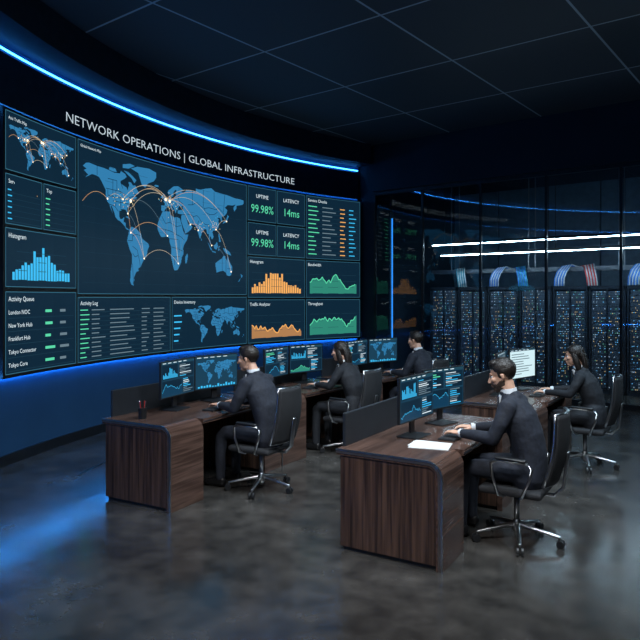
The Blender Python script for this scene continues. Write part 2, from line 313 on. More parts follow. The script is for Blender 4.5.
def chart_area(P,x0,x1,y0,y1,c,cd,n=36,seed=0):
    rn=random.Random(seed); v=.45; vs=[]
    for i in range(n+1):
        v+=rn.uniform(-.13,.14); v=max(.15,min(.95,v)); vs.append(v)
    for k in range(4): P.rect(x0,x1,y0+(y1-y0)*k/4,y0+(y1-y0)*k/4+.006,'grid',1)
    pts=[]
    for i in range(n):
        a=x0+(x1-x0)*i/n;e=x0+(x1-x0)*(i+1)/n; pa=y0+(y1-y0)*vs[i];pe=y0+(y1-y0)*vs[i+1]
        P.tri4([(a,y0),(e,y0),(e,pe),(a,pa)],cd,2); pts.append((a,pa))
    P.line(pts,.02*min(1,P.w),c,3)
def chart_bars(P,x0,x1,y0,y1,c,n=16,seed=0,peak=.5):
    rn=random.Random(seed)
    for k in range(4): P.rect(x0,x1,y0+(y1-y0)*k/4,y0+(y1-y0)*k/4+.006,'grid',1)
    for i in range(n):
        h=(.25+.7*math.exp(-((i/n-peak)/.28)**2))*rn.uniform(.6,1); a=x0+(x1-x0)*i/n; e=a+(x1-x0)/n*.78
        P.rect(a,e,y0,y0+(y1-y0)*h,c,2)
def rows(P,x0,x1,y0,y1,n,cols,seed=0,names=None,fs=.07):
    rn=random.Random(seed); dy=(y1-y0)/n
    for i in range(n):
        y=y1-dy*(i+1)
        P.rect(x0,x1,y,y+.005,'grid',1)
        if names: P.text(names[i%len(names)],x0,y+dy*.3,fs,'white')
        for j,(cx,cw,c) in enumerate(cols):
            w=cw*rn.uniform(.5,1); P.rect(x0+(x1-x0)*cx,x0+(x1-x0)*(cx+w),y+dy*.38,y+dy*.60,c,2)
# ------------------------------------------------------------------ video wall
vw=empty('video_wall',T(*AP(30,2.4,.1)))
MI=vw.matrix_world.inverted()
b=MB(); b.M=MI; b.use(m_black); arcbox(b,9.0,54.1,.99,3.95,.04,.12); b.obj('display_cabinet',vw)
def wf(x,y,o): # x arc metres from angle 0, y z
    return AP(x/AL,y,.123+.0012*o)
def wp(mb,a0,a1,z0,z1): return Panel(mb,a0*AL,a1*AL,z0,z1,wf)
b=MB(); b.M=MI
L0=9.2
P=wp(b,L0,16.2,3.27,3.92); P.frame('Asia Traffic Map',ts=.05); draw_map(P,.05,P.w-.05,.05,P.h-.1,True,.007,2)
P=wp(b,L0,12.7,2.68,3.23); P.frame('Server Racks',ts=.065); rows(P,.04,P.w-.04,.03,P.h-.14,6,[(0,.4,'cyan'),(.5,.45,'orange')],1)
P=wp(b,12.85,16.2,2.68,3.23); P.frame('Top Talkers',ts=.065); rows(P,.04,P.w-.04,.03,P.h-.14,6,[(0,.4,'green'),(.5,.4,'yellow')],2)
P=wp(b,L0,16.2,1.99,2.64); P.frame('Histogram',ts=.075); chart_bars(P,.12,P.w-.12,.08,P.h-.15,'cyan',20,3,.45)
P=wp(b,L0,16.2,1.03,1.94); P.frame('Activity Queue',ts=.075); rows(P,.05,P.w-.05,.03,P.h-.15,5,[(.55,.16,'green'),(.78,.16,'grey')],4,['London NOC','New York Hub','Frankfurt Hub','Tokyo Connector','Tokyo Core'],.068)
P=wp(b,16.4,37.5,1.92,3.92); P.frame('Global Network Map','panel',.05); draw_map(P,.08,P.w-.08,.1,P.h-.1,True,.012,1.0)
for k in range(9): P.rect(.1,P.w-.1,.15+k*.2,.153+k*.2,'grid',1)
P=wp(b,16.4,27.3,1.03,1.88); P.frame('Activity Log',ts=.075); rows(P,.05,P.w-.05,.03,P.h-.14,11,[(0,.1,'green'),(.12,.16,'grey'),(.32,.3,'grey'),(.68,.1,'grey'),(.82,.15,'grey')],5)
P=wp(b,27.5,37.5,1.03,1.88); P.frame('Device Inventory',ts=.075); draw_map(P,.3,P.w-.06,.08,P.h-.14,False,.008,1.6)
rows(P,.05,.28,.1,.6,5,[(0,.9,'cyan')],6)
for z0,z1 in((3.29,3.92),(2.66,3.25)):
    for a0,a1,t,v in((37.7,41.7,'UPTIME','99.98%'),(41.85,45.85,'LATENCY','14ms')):
        P=wp(b,a0,a1,z0,z1); P.frame(None); P.text(t,P.w/2,P.h-.2,.10,'white',center=True); P.text(v,P.w/2,.16,.21,'green',center=True)
P=wp(b,37.7,45.85,1.87,2.62); P.frame('Histogram',ts=.085); chart_bars(P,.1,P.w-.1,.08,P.h-.16,'orange',22,8,.45)
P=wp(b,37.7,45.85,1.03,1.83); P.frame('Traffic Analyzer',ts=.085); chart_area(P,.1,P.w-.1,.08,P.h-.16,'orange','oranged',34,9)
P=wp(b,46.05,54.0,2.66,3.92); P.frame('Service Checks',ts=.085); rows(P,.06,P.w-.06,.05,P.h-.16,12,[(0,.22,'green'),(.28,.3,'grey'),(.64,.12,'orange'),(.82,.15,'cyan')],10)
P=wp(b,46.05,54.0,1.87,2.62); P.frame('Bandwidth',ts=.085); chart_area(P,.1,P.w-.1,.08,P.h-.16,'green','greend',34,11)
P=wp(b,46.05,54.0,1.03,1.83); P.frame('Throughput',ts=.085); chart_area(P,.1,P.w-.1,.08,P.h-.16,'green','greend',34,14)
b.obj('screen_content',vw,recalc=False)
# sign lettering
t='NETWORK OPERATIONS | GLOBAL INFRASTRUCTURE'; vs,fs,w=text2d(t,-.012)
k=5.5/w; b=MB().use(emi('sign_white',(.72,.86,.95),.85)); 
b.add([AP(15.5+a*k/AL,4.11+c*k*.78,.065) for a,c in vs],fs)
b.obj('wall_sign_lettering',recalc=False)
# ------------------------------------------------------------------ glass partition
gp=empty('glass_partition',MG)
mull=[0,1.15,2.4,3.65,4.9,6.15,7.4,8.65,9.9]
b=MB().use(m_trim)
for x in mull: b.b2(x-.02,x+.02,-.03,.03,0,4.1)
b.b2(-.02,10.98,-.03,.03,0,.09); b.b2(-.02,10.98,-.035,.035,4.05,4.12); b.obj('frame',gp)
b=MB().use(glass_mat())
for x0,x1 in zip(mull,mull[1:]+[10.98]): b.b2(x0+.02,x1-.02,-.005,.005,.09,4.05)
b.obj('glass_panes',gp)
b=MB().use(m_wall); b.b2(-.36,-.02,-.03,.06,0,CZ); b.b2(-.02,11,-.12,.06,4.12,CZ); b.obj('wall_front_header',M=MG)
b=MB().use(emi('led_vertical',(.03,.3,1.),1.3)); b.b2(.10,.12,.5,.52,.9,3.6); b.obj('led_strip_vertical',M=MG)
b=MB().use(m_dark); b.b2(-.34,.09,.45,.6,0,4.1); b.obj('server_room_column',M=MG)
# racks
LEDM=[emi('rack_led_cyan',(.15,.55,1.),1.9),emi('rack_led_white',(.6,.8,1),1.4),emi('rack_led_amber',(1.,.65,.25),1.4),emi('rack_led_green',(.2,.8,.45),1.1)]
LW=[0,0,0,1,1,1,2,2,3]
m_rack=mat('rack_black_metal',(.03,.040,.056),.4,.3)
m_unit=mat('server_unit_front',(.08,.11,.15),.42,.2)
def rackmesh(seed):
    rn=random.Random(seed); b=MB().use(m_rack)
    W,D,H=.68,.95,2.1
    b.b2(-W/2,W/2,.03,D,.0,H); b.b2(-W/2,-W/2+.04,-.02,.03,0,H); b.b2(W/2-.04,W/2,-.02,.03,0,H); b.b2(-W/2,W/2,-.02,.03,H-.07,H); b.b2(-W/2,W/2,-.02,.03,0,.08)
    b.b2(-.012,.012,-.018,.03,.08,H-.07); b.use(m_chrome); b.b2(.02,.035,-.035,-.018,1.0,1.2)
    z=.1
    while z<H-.12:
        h=rn.choice([.044,.044,.089]); b.use(m_unit)
        b.b2(-W/2+.05,-.015,.0,.03,z,z+h-.006); b.b2(.015,W/2-.05,.0,.03,z,z+h-.006)
        for sx in(-1,1):
            for k in range(rn.randint(2,5)):
                b.use(LEDM[rn.choice(LW)]); x=sx*(.04+.03*rn.randint(0,7)); s=.0052
                b.quad((x-s,-.001,z+h/2-s),(x+s,-.001,z+h/2-s),(x+s,-.001,z+h/2+s),(x-s,-.001,z+h/2+s))
        z+=h
    o=b.obj('server_rack',recalc=False); return o
protos=[rackmesh(i) for i in range(3)]
RB=1.7
for i in range(14):
    o=protos[i] if i<3 else bpy.data.objects.new('server_rack',protos[i%3].data)
    if i>=3: COL.objects.link(o)
    o.matrix_world=MG@T(.75+.7*i,RB)
# cable tray
b=MB().use(mat('galvanised_tray',(.22,.24,.27),.4,.8))
for y in(1.95,2.35): b.b2(.3,10.6,y,y+.03,2.42,2.50)
for i in range(34): b.b2(.35+.3*i,.38+.3*i,1.98,2.35,2.42,2.44)
for i in range(6): 
    for y in (1.95,2.35): b.b2(.8+1.8*i,.82+1.8*i,y,y+.02,2.5,5.1)
b.obj('cable_tray',M=MG)
cabc={'blue':mat('cable_blue',(.05,.25,.8),.5),'red':mat('cable_red',(.7,.06,.05),.5),'white':mat('cable_white',(.6,.66,.7),.5),'teal':mat('cable_teal',(.05,.35,.5),.5)}
for i,cs in enumerate([('teal','white'),('blue','white'),('blue','teal'),('blue','white'),('red','white'),('blue','white'),('teal','blue'),('red','white'),('blue','teal')]):
    b=MB(); cx=1.15+.7*i+.05*(i%2)
    for k in range(8):
        b.use(cabc[cs[k%2]]); x=cx-.1+.027*k; sg=1 if i%2 else -1
        b.loft([(x,1.82,2.113),(x+.01*sg,1.80,2.26),(x+.05*sg,1.84,2.40),(x+.11*sg,1.97,2.515+.004*k),(x+.2*sg,2.07,2.49+.012*(k%3)),(x+.34*sg,2.12,2.47+.012*(k%3))],[.011]*6,n=6,cap=1)
    b.obj('cable_bundle',M=MG,smooth=True)
for y,z in((1.25,2.78),(.85,2.98)):
    b=MB().use(m_trim); b.b2(.9,10.4,y-.03,y+.03,z+.012,z+.06)
    for i in range(5): b.b2(1.2+2.2*i,1.21+2.2*i,y-.005,y+.005,z+.06,5.1)
    b.use(emi('tube_light_white',(.60,.84,1.),34.)); b.b2(.92,10.38,y-.016,y+.016,z-.002,z+.012); b.obj('linear_light',M=MG)
b=MB().use(mat('panel_blue_grey',(.06,.12,.19),.5))
for i in range(9): b.b2(-.3+1.25*i,-.3+1.25*i+1.22,4.36,4.4,.15,4.6)
b.obj('wall_back_panels',M=MG)
# ------------------------------------------------------------------ desk
DW=.83; DH=.75
def desk(M,L,near=.45,far=.33):
    e=empty('operator_desk',M)
    r=.11; th=.045
    def prof(off):
        pts=[(DW,DH-off)]; rr=r-off
        for k in range(9):
            a=math.pi/2*k/8; pts.append((r-rr*math.sin(a),DH-r+rr*math.cos(a)))
        pts.append((off,0.0)); return pts
    def shell(b,x0,x1,o0,o1):
        A=prof(o0);B=prof(o1); n=len(A); vs=[]
        for x in(x0,x1):
            for (y,z) in A: vs.append((x,y,z))
            for (y,z) in B: vs.append((x,y,z))
        fs=[]
        for i in range(n-1):
            fs+= [(i,i+1,n+i+1,n+i),(2*n+i,2*n+i+1,3*n+i+1,3*n+i),(i,i+1,2*n+i+1,2*n+i),(n+i,n+i+1,3*n+i+1,3*n+i)]
        fs+= [(0,n,3*n,2*n),(n-1,2*n-1,4*n-1,3*n-1)]
        b.add(vs,fs)
    b=MB().use(w_top); shell(b,0.004,near,0,th); shell(b,L-far,L,0,th)
    b.b2(near,L-far,.0,DW,DH-th,DH); b.obj('desktop',e)
    b=MB().use(m_chrome); shell(b,-.004,.008,-.002,.009); b.use(mat('satin_edge',(.24,.20,.18),.3,.8)); shell(b,-.001,.02,.009,.03); b.use(m_chrome); b.b2(near,L-far,-.004,0,DH-.03,DH-.02); b.obj('edge_trim',e)
    b=MB().use(w_end); b.b2(.014,near-.03,th+.002,DW-.03,.03,DH-th-.001); b.b2(L-far+.01,L-.01,th+.002,DW-.03,.03,DH-th-.001)
    b.b2(near-.03,L-far+.01,DW-.07,DW-.045,.0,DH-th-.001)
    b.use(m_black); b.b2(.03,near-.05,th+.01,DW-.05,0,.03); b.b2(L-far+.03,L-.03,th+.01,DW-.05,0,.03)
    b.obj('pedestals',e,bevel=.003)
    b=MB().use(m_chrome)
    for k in range(3): b.b2(near-.03,near-.018,.22,.5,.2+.18*k,.212+.18*k)
    b.obj('drawer_handles',e)
    b=MB().use(m_dark); b.b2(.1,L-.05,DW-.03,DW,.55,1.0); b.obj('privacy_screen',e,bevel=.006)
# ------------------------------------------------------------------ monitor
def monitor(M,seed,light=False):
    e=empty('computer_monitor',M); W,H=.60,.365; zc=1.07-DH
    b=MB().use(m_black); b.box((0,.012,zc),(W,.024,H)); b.box((0,.032,zc),(W*.6,.02,H*.55)); 
    b.box((0,.05,zc-.15),(.07,.02,.28)); b.box((0,.03,.006),(.25,.19,.012)); b.obj('housing',e,bevel=.004)
    def mf(x,y,o): return (x,-.0012-.0004*o,y)
    b=MB(); P=Panel(b,-W/2+.01,W/2-.01,zc-H/2+.012,zc+H/2-.01,mf)
    rn=random.Random(seed); P.rect(0,P.w,0,P.h,'light' if light else 'panel2',0,9)
    P.rect(0,P.w,P.h-.022,P.h,'head',1,9)
    for k in range(5): P.rect(.02+.09*k,.075+.09*k,P.h-.015,P.h-.008,'white',2,9)
    if light:
        for k in range(9): P.rect(.03,.03+rn.uniform(.2,.5),.04+.03*k,.05+.03*k,'grey',2,9)
    elif seed%3==0:
        draw_map(P,.02,P.w-.02,.05,P.h-.04,False,.003,3)
        for k in range(14): P.rect(.03+k*.038,.055+k*.038,.01,.01+rn.uniform(.01,.035),'cyan',3,9)
    else:
        q=Panel(b,P.x0+.01,P.x0+P.w*.48,P.y0+P.h*.5,P.y0+P.h-.03,mf,1); q.rect(0,q.w,0,q.h,'panel',0,9)
        if seed%3==1: 
            for k in range(14): q.rect(.015+k*.018,.027+k*.018,.01,.01+rn.uniform(.02,.11),'cyan',2,9)
        else: 
            for k in range(7): q.rect(.01,.01+q.w*rn.uniform(.3,.9),.012+.018*k,.02+.018*k,rn.choice(['green','white','cyan']),2,9)
        q=Panel(b,P.x0+P.w*.52,P.x0+P.w-.01,P.y0+P.h*.5,P.y0+P.h-.03,mf,1); q.rect(0,q.w,0,q.h,'panel',0,9)
        for k in range(8): q.rect(.01,.01+q.w*rn.uniform(.3,.9),.012+.016*k,.019+.016*k,rn.choice(['cyan','white','grey','grey']),2,9)
        q=Panel(b,P.x0+.01,P.x0+P.w*.6,P.y0+.01,P.y0+P.h*.46,mf,1); q.rect(0,q.w,0,q.h,'panel',0,9)
        v=.3;vs=[]
        for _ in range(22): v=max(.1,min(.8,v+rn.uniform(-.16,.18))); vs.append(v)
        gr=seed in(7,13)
        for k in range(21): q.tri4([(q.w*k/21,0),(q.w*(k+1)/21,0),(q.w*(k+1)/21,q.h*vs[k+1]),(q.w*k/21,q.h*vs[k])],'greend' if gr else 'border',2)
        q.line([(q.w*k/21,q.h*vs[k]) for k in range(22)],.004,'green' if gr else 'cyan',3)
        q=Panel(b,P.x0+P.w*.63,P.x0+P.w-.01,P.y0+.01,P.y0+P.h*.46,mf,1); q.rect(0,q.w,0,q.h,'panel',0,9)
        for k in range(8): q.rect(.01,.01+q.w*rn.uniform(.3,.85),.01+.018*k,.018+.018*k,rn.choice(['grey','cyan','white']),2,9)
    b.obj('screen',e,recalc=False)
def keyboard(M):
    e=empty('keyboard',M); b=MB().use(m_black); b.box((0,0,.006),(.43,.135,.010)); b.obj('body',e,bevel=.003)
    b=MB().use(mat('key_caps',(.035,.037,.042),.5))
    for r_ in range(5):
        for c in range(19): b.box((-.198+c*.022,-.05+r_*.025,.0135),(.018,.02,.006))
    b.obj('keys',e)
def mouse(M):
    b=MB().use(m_black); b.loft([(0,-.04,.014),(0,0,.018),(0,.035,.014)],[(.024,.012),(.031,.017),(.026,.012)],side=(1,0,0)); b.obj('computer_mouse',M=M,smooth=True)
# ------------------------------------------------------------------ chair
def chair(M,rot=0):
    e=empty('office_chair',M@RZ(rot))
    b=MB().use(m_chrome)
    for k in range(5):
        a=math.radians(-90+72*k); c,s_=math.cos(a),math.sin(a)
        b.loft([(c*.02,s_*.02,.125),(c*.16,s_*.16,.105),(c*.315,s_*.315,.078)],[(.024,.020),(.019,.016),(.014,.011)],side=(-s_,c,0),n=10)
        b.loft([(c*.315,s_*.315,.078),(c*.315,s_*.315,.045)],[.008,.008],n=8,cap=0)
    b.loft([(0,0,.08),(0,0,.15)],[.036,.032],cap=1); b.loft([(0,0,.15),(0,0,.39)],[.021,.021],cap=0)
    b.obj('star_base',e,smooth=True)
    b=MB().use(m_black)
    for k in range(5):
        a=math.radians(-90+72*k); c,s_=math.cos(a),math.sin(a); 
        for o in(-.017,.017):
            p=Vector((c*.325-s_*o,s_*.325+c*o,.03)); d=Vector((-s_,c,0))*.009
            b.loft([p-d,p+d],[.03,.03],side=(0,0,1),n=14,cap=0)
    b.box((0,-.02,.38),(.2,.24,.03)); b.obj('casters_and_mechanism',e,bevel=.003)
    b=MB().use(m_fabric)
    b.box((0,0,.42),(.48,.47,.055)); o=b.obj('seat',e,bevel=.025,seg=4); 
    def bp(x,z):
        t=(z-.5)/.5; return Vector((x*(1-.12*t*t),-.295-.075*t-.03*math.sin(t*3.1)+.05*(x/.22)**2,z))
    b=MB().use(m_fabric); nx,nz=12,14; vs=[bp(-.215+.43*i/nx,.5+.52*j/nz) for j in range(nz+1) for i in range(nx+1)]
    fs=[(j*(nx+1)+i,j*(nx+1)+i+1,(j+1)*(nx+1)+i+1,(j+1)*(nx+1)+i) for j in range(nz) for i in range(nx)]
    b.add(vs,fs); o=b.obj('backrest',e,smooth=True); sm=o.modifiers.new('s','SOLIDIFY'); sm.thickness=.025; sm.offset=0
    b=MB().use(m_chrome); path=[bp(-.22+.44*i/8,.5) for i in range(9)]+[bp(.22,.5+.52*j/8) for j in range(1,9)]+[bp(.22-.44*i/8,1.02) for i in range(1,9)]+[bp(-.22,1.02-.52*j/8) for j in range(1,8)]
    b.loft(path,[.013]*len(path),side=(0,1,0),n=8,closed=True)
    b.loft([(0,-.1,.39),(0,-.28,.39),(0,-.345,.46),(0,-.365,.62),(0,-.38,.72)],[(.03,.012)]*5,side=(1,0,0),n=10)
    for s_ in(-1,1):
        b.loft([(s_*.2,-.08,.385),(s_*.265,-.1,.41),(s_*.285,-.16,.55),(s_*.285,-.18,.63),(s_*.285,-.14,.665),(s_*.285,.08,.67),(s_*.285,.12,.645),(s_*.283,.11,.54),(s_*.262,.07,.41),(s_*.2,.05,.385)],[.012]*10,side=(0,.3,1),n=8)
    b.obj('chrome_frame',e,smooth=True)
    b=MB().use(m_black)
    for s_ in(-1,1): b.loft([(s_*.285,-.13,.685),(s_*.285,.08,.688)],[(.025,.012)]*2,side=(1,0,0),n=12)
    b.obj('arm_pads',e,smooth=True)
# ------------------------------------------------------------------ people
def remesh(o,vx,it=4,disp=0):
    r=o.modifiers.new('remesh','REMESH'); r.mode='VOXEL'; r.voxel_size=vx; r.use_smooth_shade=True
    s_=o.modifiers.new('smooth','SMOOTH'); s_.factor=.5; s_.iterations=it
    if disp>0:
        tx=bpy.data.textures.get('fold') or bpy.data.textures.new('fold','CLOUDS'); tx.noise_scale=.09; tx.noise_depth=2
        d=o.modifiers.new('folds','DISPLACE'); d.texture=tx; d.strength=disp; d.mid_level=.5; d.texture_coords='LOCAL'
def shellcap(b,c,r,keep,jit=.003,n=56,k=44,thick=.01,sc=None):
    V={};F=[];vs=[]
    def P(i,j,q):
        t=math.pi*i/k;a=2*math.pi*(j%n)/n
        d=Vector((math.sin(t)*math.cos(a),math.sin(t)*math.sin(a),math.cos(t)))
        rr=[x-q*thick for x in r]; p=Vector((d.x*rr[0],d.y*rr[1],d.z*rr[2]))
        if q==0: p+=d*(noise.noise(Vector((d.x*7,d.y*3,d.z*3)))*jit*2+noise.noise(d*18)*jit)
        return p+Vector(c)
    cells=set()
    for i in range(k):
        for j in range(n):
            m=(P(i,j,0)+P(i+1,j+1,0))/2
            if keep(m): cells.add((i,j))
    def vid(i,j,q):
        if i==0 or i==k: j=0
        key=(i,j%n,q)
        if key not in V: V[key]=len(vs); vs.append(P(i,j,q))
        return V[key]
    for (i,j) in cells:
        for q in(0,1):
            f=[vid(i,j,q),vid(i+1,j,q),vid(i+1,j+1,q),vid(i,j+1,q)]
            f=list(dict.fromkeys(f)); 
            if q: f=f[::-1]
            if len(f)>2:F.append(f)
        for di,dj,e in((-1,0,((i,j),(i,j+1))),(1,0,((i+1,j),(i+1,j+1))),(0,-1,((i,j),(i+1,j))),(0,1,((i,j+1),(i+1,j+1)))):
            if (i+di,(j+dj)%n) not in cells and 0<=i+di<k:
                a,c2=e; f=[vid(*a,0),vid(*c2,0),vid(*c2,1),vid(*a,1)]; f=list(dict.fromkeys(f))
                if len(f)>2:F.append(f)
    b.add(vs,F)
def interp(x,tab):
    if x<=tab[0][0]: return tab[0][1]
    for (a,p),(c,q) in zip(tab,tab[1:]):
        if x<=c: return p+(q-p)*(x-a)/(c-a)
    return tab[-1][1]
def person(M,female=False,yaw=10,pitch=8,lean=0.,beard=False,hair='short',suit=m_suit,reach=0.):
    e=empty('seated_woman' if female else 'seated_man',M)
    dz=-.05 if female else 0.; kw=.87 if female else 1.
    def sp(y,z):
        t=max(0,(z-.6))/.6; return y+lean*t
    b=MB().use(suit)
    R_=[(-.10,.475,.170,.10),(-.10,.56,.182,.130),(-.105,.68,.168 if not female else .137,.125),(-.085,.82,.176,.128),(-.045,.95,.195,.128),(-.005,1.035,.185,.105),(.015,1.085,.125,.080),(.03,1.125,.068,.062)]
    if female: R_=[(y,z+dz*max(0,(z-.5)/.6),w*kw if z>.6 else w,d*.93) for y,z,w,d in R_]
    b.loft([(0,sp(y,z),z) for y,z,w,d in R_],[(w,d) for y,z,w,d in R_],side=(1,0,0),n=22)
    if female:
        for s_ in(-1,1): b.ell((s_*.07,sp(.055,.93),.93+dz*.7),(.06,.055,.06))
    shz=1.045+dz; sx=.190*kw; wr=[]
    for s_ in(-1,1):
        sh=Vector((s_*sx,sp(-.005,shz),shz)); 
        wx=.14 if s_<0 else .15; w_=Vector((s_*wx,.385+reach,.808))
        el=Vector((s_*.25*(.95 if female else 1),min(sh.y+.10,.16),.815))
        mid=(sh+el)/2+Vector((s_*.012,-.012,0))
        b.loft([(s_*sx*.55,sh.y,shz+.012),sh,mid,el+Vector((0,-.01,0))],[.062*kw,.070*kw,.059*kw,.052*kw],side=(0,1,0),n=14)
        m2=(el+w_)/2+Vector((s_*.01,0,.004)); 
        b.loft([el,m2,w_],[.051*kw,.045*kw,.036*kw],side=(0,0,1),n=14)
        b.loft([(s_*.085,-.08,.56),(s_*.105,.13,.552),(s_*.125,.34,.545),(s_*.13,.385,.50),(s_*.13,.40,.33),(s_*.13,.40,.10)],[.097,.084,.066,.062,.054,.047],side=(1,0,0),n=16)
        wr.append((s_,w_,(w_-el).normalized()))
    b.loft([(0,-.10,.50),(0,-.10,.62)],[(.190,.135),(.178,.128)],n=20)
    b.loft([(0,sp(-.045,1.10),1.115+dz),(0,sp(-.02,1.08),1.13+dz)],[(.075,.03),(.072,.03)],n=14)
    o=b.obj('suit',e); remesh(o,.0105,3,.008)
    fy=lambda z: sp(interp(z,[(.80,-.085),(.95,-.045),(1.035,-.005),(1.10,.02)]),z)+interp(z,[(.8,.125),(.95,.124),(1.035,.105),(1.12,.07)])*(.95 if female else 1)
    b=MB().use(m_shirt)
    zs=[.88+dz,.95+dz,1.02+dz,1.08+dz,1.115+dz]; ws=[.006,.03,.045,.05,.05]
    vs=[];
    for z,w in zip(zs,ws):
        y=fy(z); vs+= [(-w,y-.004,z),(-w*.5,y+.008,z),(w*.5,y+.008,z),(w,y-.004,z),(w,y-.03,z),(-w,y-.03,z)]
    fs=[]
    for i in range(len(zs)-1):
        for j in range(6): fs.append((i*6+j,i*6+(j+1)%6,i*6+6+(j+1)%6,i*6+6+j))
    fs+= [(0,1,2,3,4,5),tuple(range(len(vs)-6,len(vs)))]
    b.add(vs,fs)
    nb=Vector((0,sp(.022,1.12),1.115+dz))
    b.loft([nb+Vector((0,0,0)),nb+Vector((0,.010,.052))],[(.068*kw,.066*kw),(.062*kw,.062*kw)],n=20,cap=0)
    for s_,w_,d in wr: b.loft([w_-d*.01,w_+d*.024],[.0355*kw,.0345*kw],side=(0,0,1),n=16,cap=0)
    b.obj('shirt',e,smooth=False)
    b=MB().use(suit)
    for s_ in(-1,1):
        p=[(s_*.055,fy(1.10+dz)-.004,1.10+dz),(s_*.062,fy(1.02+dz)+.004,1.02+dz),(s_*.038,fy(.95+dz)+.008,.95+dz),(s_*.008,fy(.88+dz)+.006,.88+dz)]
        b.loft(p,[(.022,.006),(.026,.007),(.02,.006),(.008,.005)],side=(1,0,0),n=10)
    b.obj('lapels',e,smooth=True)
    if not female:
        b=MB().use(m_tie); b.loft([(0,fy(z)+.012,z) for z in(1.10,1.06,.98,.9)],[(.012,.008),(.016,.006),(.022,.005),(.012,.005)],side=(1,0,0),n=10); b.obj('tie',e,smooth=True)
    b=MB().use(m_shoe)
    for s_ in(-1,1): b.loft([(s_*.13,.375,.055),(s_*.132,.44,.052),(s_*.138,.52,.038),(s_*.14,.58,.03)],[(.036,.05),(.042,.048),(.045,.034),(.032,.024)],side=(1,0,0),n=14)
    b.obj('shoes',e,smooth=True)
    # --- head
    hs=1.0 if female else 1.05
    HC=Vector((0,sp(.07,1.26),1.268+dz)); HM=T(*HC)@RZ(yaw)@RX(-pitch)@Matrix.Scale(hs,4)
    b=MB().use(m_skin); b.M=HM
    b.ell((0,-.014,.034),(.073,.092,.083)); b.ell((0,.022,-.03),(.060 if not female else .057,.066,.078)); b.ell((0,.05,-.088),(.034 if not female else .026,.034,.026)); b.ell((0,.018,-.072),(.054 if not female else .047,.052,.034))
    b.ell((0,.074,.022),(.046,.016,.010)); b.loft([(0,.082,.016),(0,.094,-.012),(0,.106,-.032)],[(.006,.007),(.008,.009),(.011,.010)],n=10); b.ell((.009,.094,-.036),(.009,.011,.008)); b.ell((-.009,.094,-.036),(.009,.011,.008))
    b.ell((0,.082,-.060),(.024,.012,.006)); b.ell((0,.080,-.070),(.020,.012,.006))
    for s_ in(-1,1):
        b.ell((s_*.040,.062,-.018),(.02,.022,.02)); b.loft([(s_*.069,.000,.018),(s_*.078,-.010,.006),(s_*.078,-.012,-.014),(s_*.070,.0,-.034)],[(.006,.011),(.007,.014),(.007,.012),(.005,.007)],side=(1,0,0),n=10)
    b.M=Matrix.Identity(4)
    nt=HM@Vector((0,-.018,-.055)); b.loft([nb+Vector((0,-.01,-.03)),nb+Vector((0,.0,.03)),nt],[(.052*kw,.052*kw),(.050*kw,.051*kw),(.050*kw,.056*kw)],n=18)
    o=b.obj('head',e); remesh(o,.0042,2)
    b=MB().use(m_eye); b.M=HM
    for s_ in(-1,1): b.use(m_eye); b.ell((s_*.030,.072,.004),(.013,.012,.008)); b.use(m_iris); b.ell((s_*.030,.0815,.003),(.006,.004,.006))
    for s_ in(-1,1): b.use(m_hair); b.loft([(s_*.014,.090,.023),(s_*.032,.088,.028),(s_*.048,.074,.023)],[(.004,.003),(.004,.0035),(.003,.003)],side=(0,0,1),n=8)
    b.use(m_lip); b.ell((0,.088,-.0605),(.019,.008,.004)); b.ell((0,.087,-.067),(.016,.008,.004))
    b.obj('facial_features',e,smooth=True)
    # --- hair
    b=MB().use(m_hair); b.M=HM
    if not female:
        tab=[(-.2,-.075),(-.07,-.065),(-.045,-.035),(-.028,.012),(-.008,.018),(.0,-.022),(.02,-.022),(.028,.03),(.05,.055),(.08,.070),(.12,.076)]
        shellcap(b,(0,-.016,.040),(.079,.097,.091),lambda p: p.z>interp(p.y,tab),.0018,thick=.012)
        b.ell((0,.032,.098),(.052,.048,.030),24,14)
    else:
        tab=[(-.2,-.12),(-.03,-.09),(.0,-.06),(.022,-.03),(.035,.025),(.06,.06),(.085,.076),(.12,.08)]
        shellcap(b,(0,-.018,.036),(.083,.100,.092),lambda p: p.z>interp(p.y,tab),.002,thick=.013)
        b.loft([(0,-.05,.06),(0,-.085,0),(0,-.10,-.08),(0,-.100,-.15),(0,-.105,-.27)],[(.07,.05),(.078,.045),(.078,.042),(.072,.036),(.048,.018)],n=18)
        for s_ in(-1,1): b.loft([(s_*.066,.005,.03),(s_*.078,-.010,-.03),(s_*.078,-.025,-.10),(s_*.066,-.04,-.19)],[(.016,.03),(.015,.034),(.018,.036),(.010,.02)],side=(1,0,0),n=12)
    o=b.obj('hair',e,smooth=True)
    if beard:
        b=MB().use(m_beard); b.M=HM
        shellcap(b,(0,.024,-.034),(.0625,.0695,.083),lambda p: -.13<p.z<interp(p.y,[(-.2,-.3),(-.02,-.3),(-.01,-.028),(.02,-.034),(.05,-.055),(.08,-.048)]) and not(abs(p.x)<.022 and -.073<p.z<-.054),.0008,thick=.01)
        b.ell((0,.055,-.092),(.035,.032,.026)); b.obj('beard',e,smooth=True)
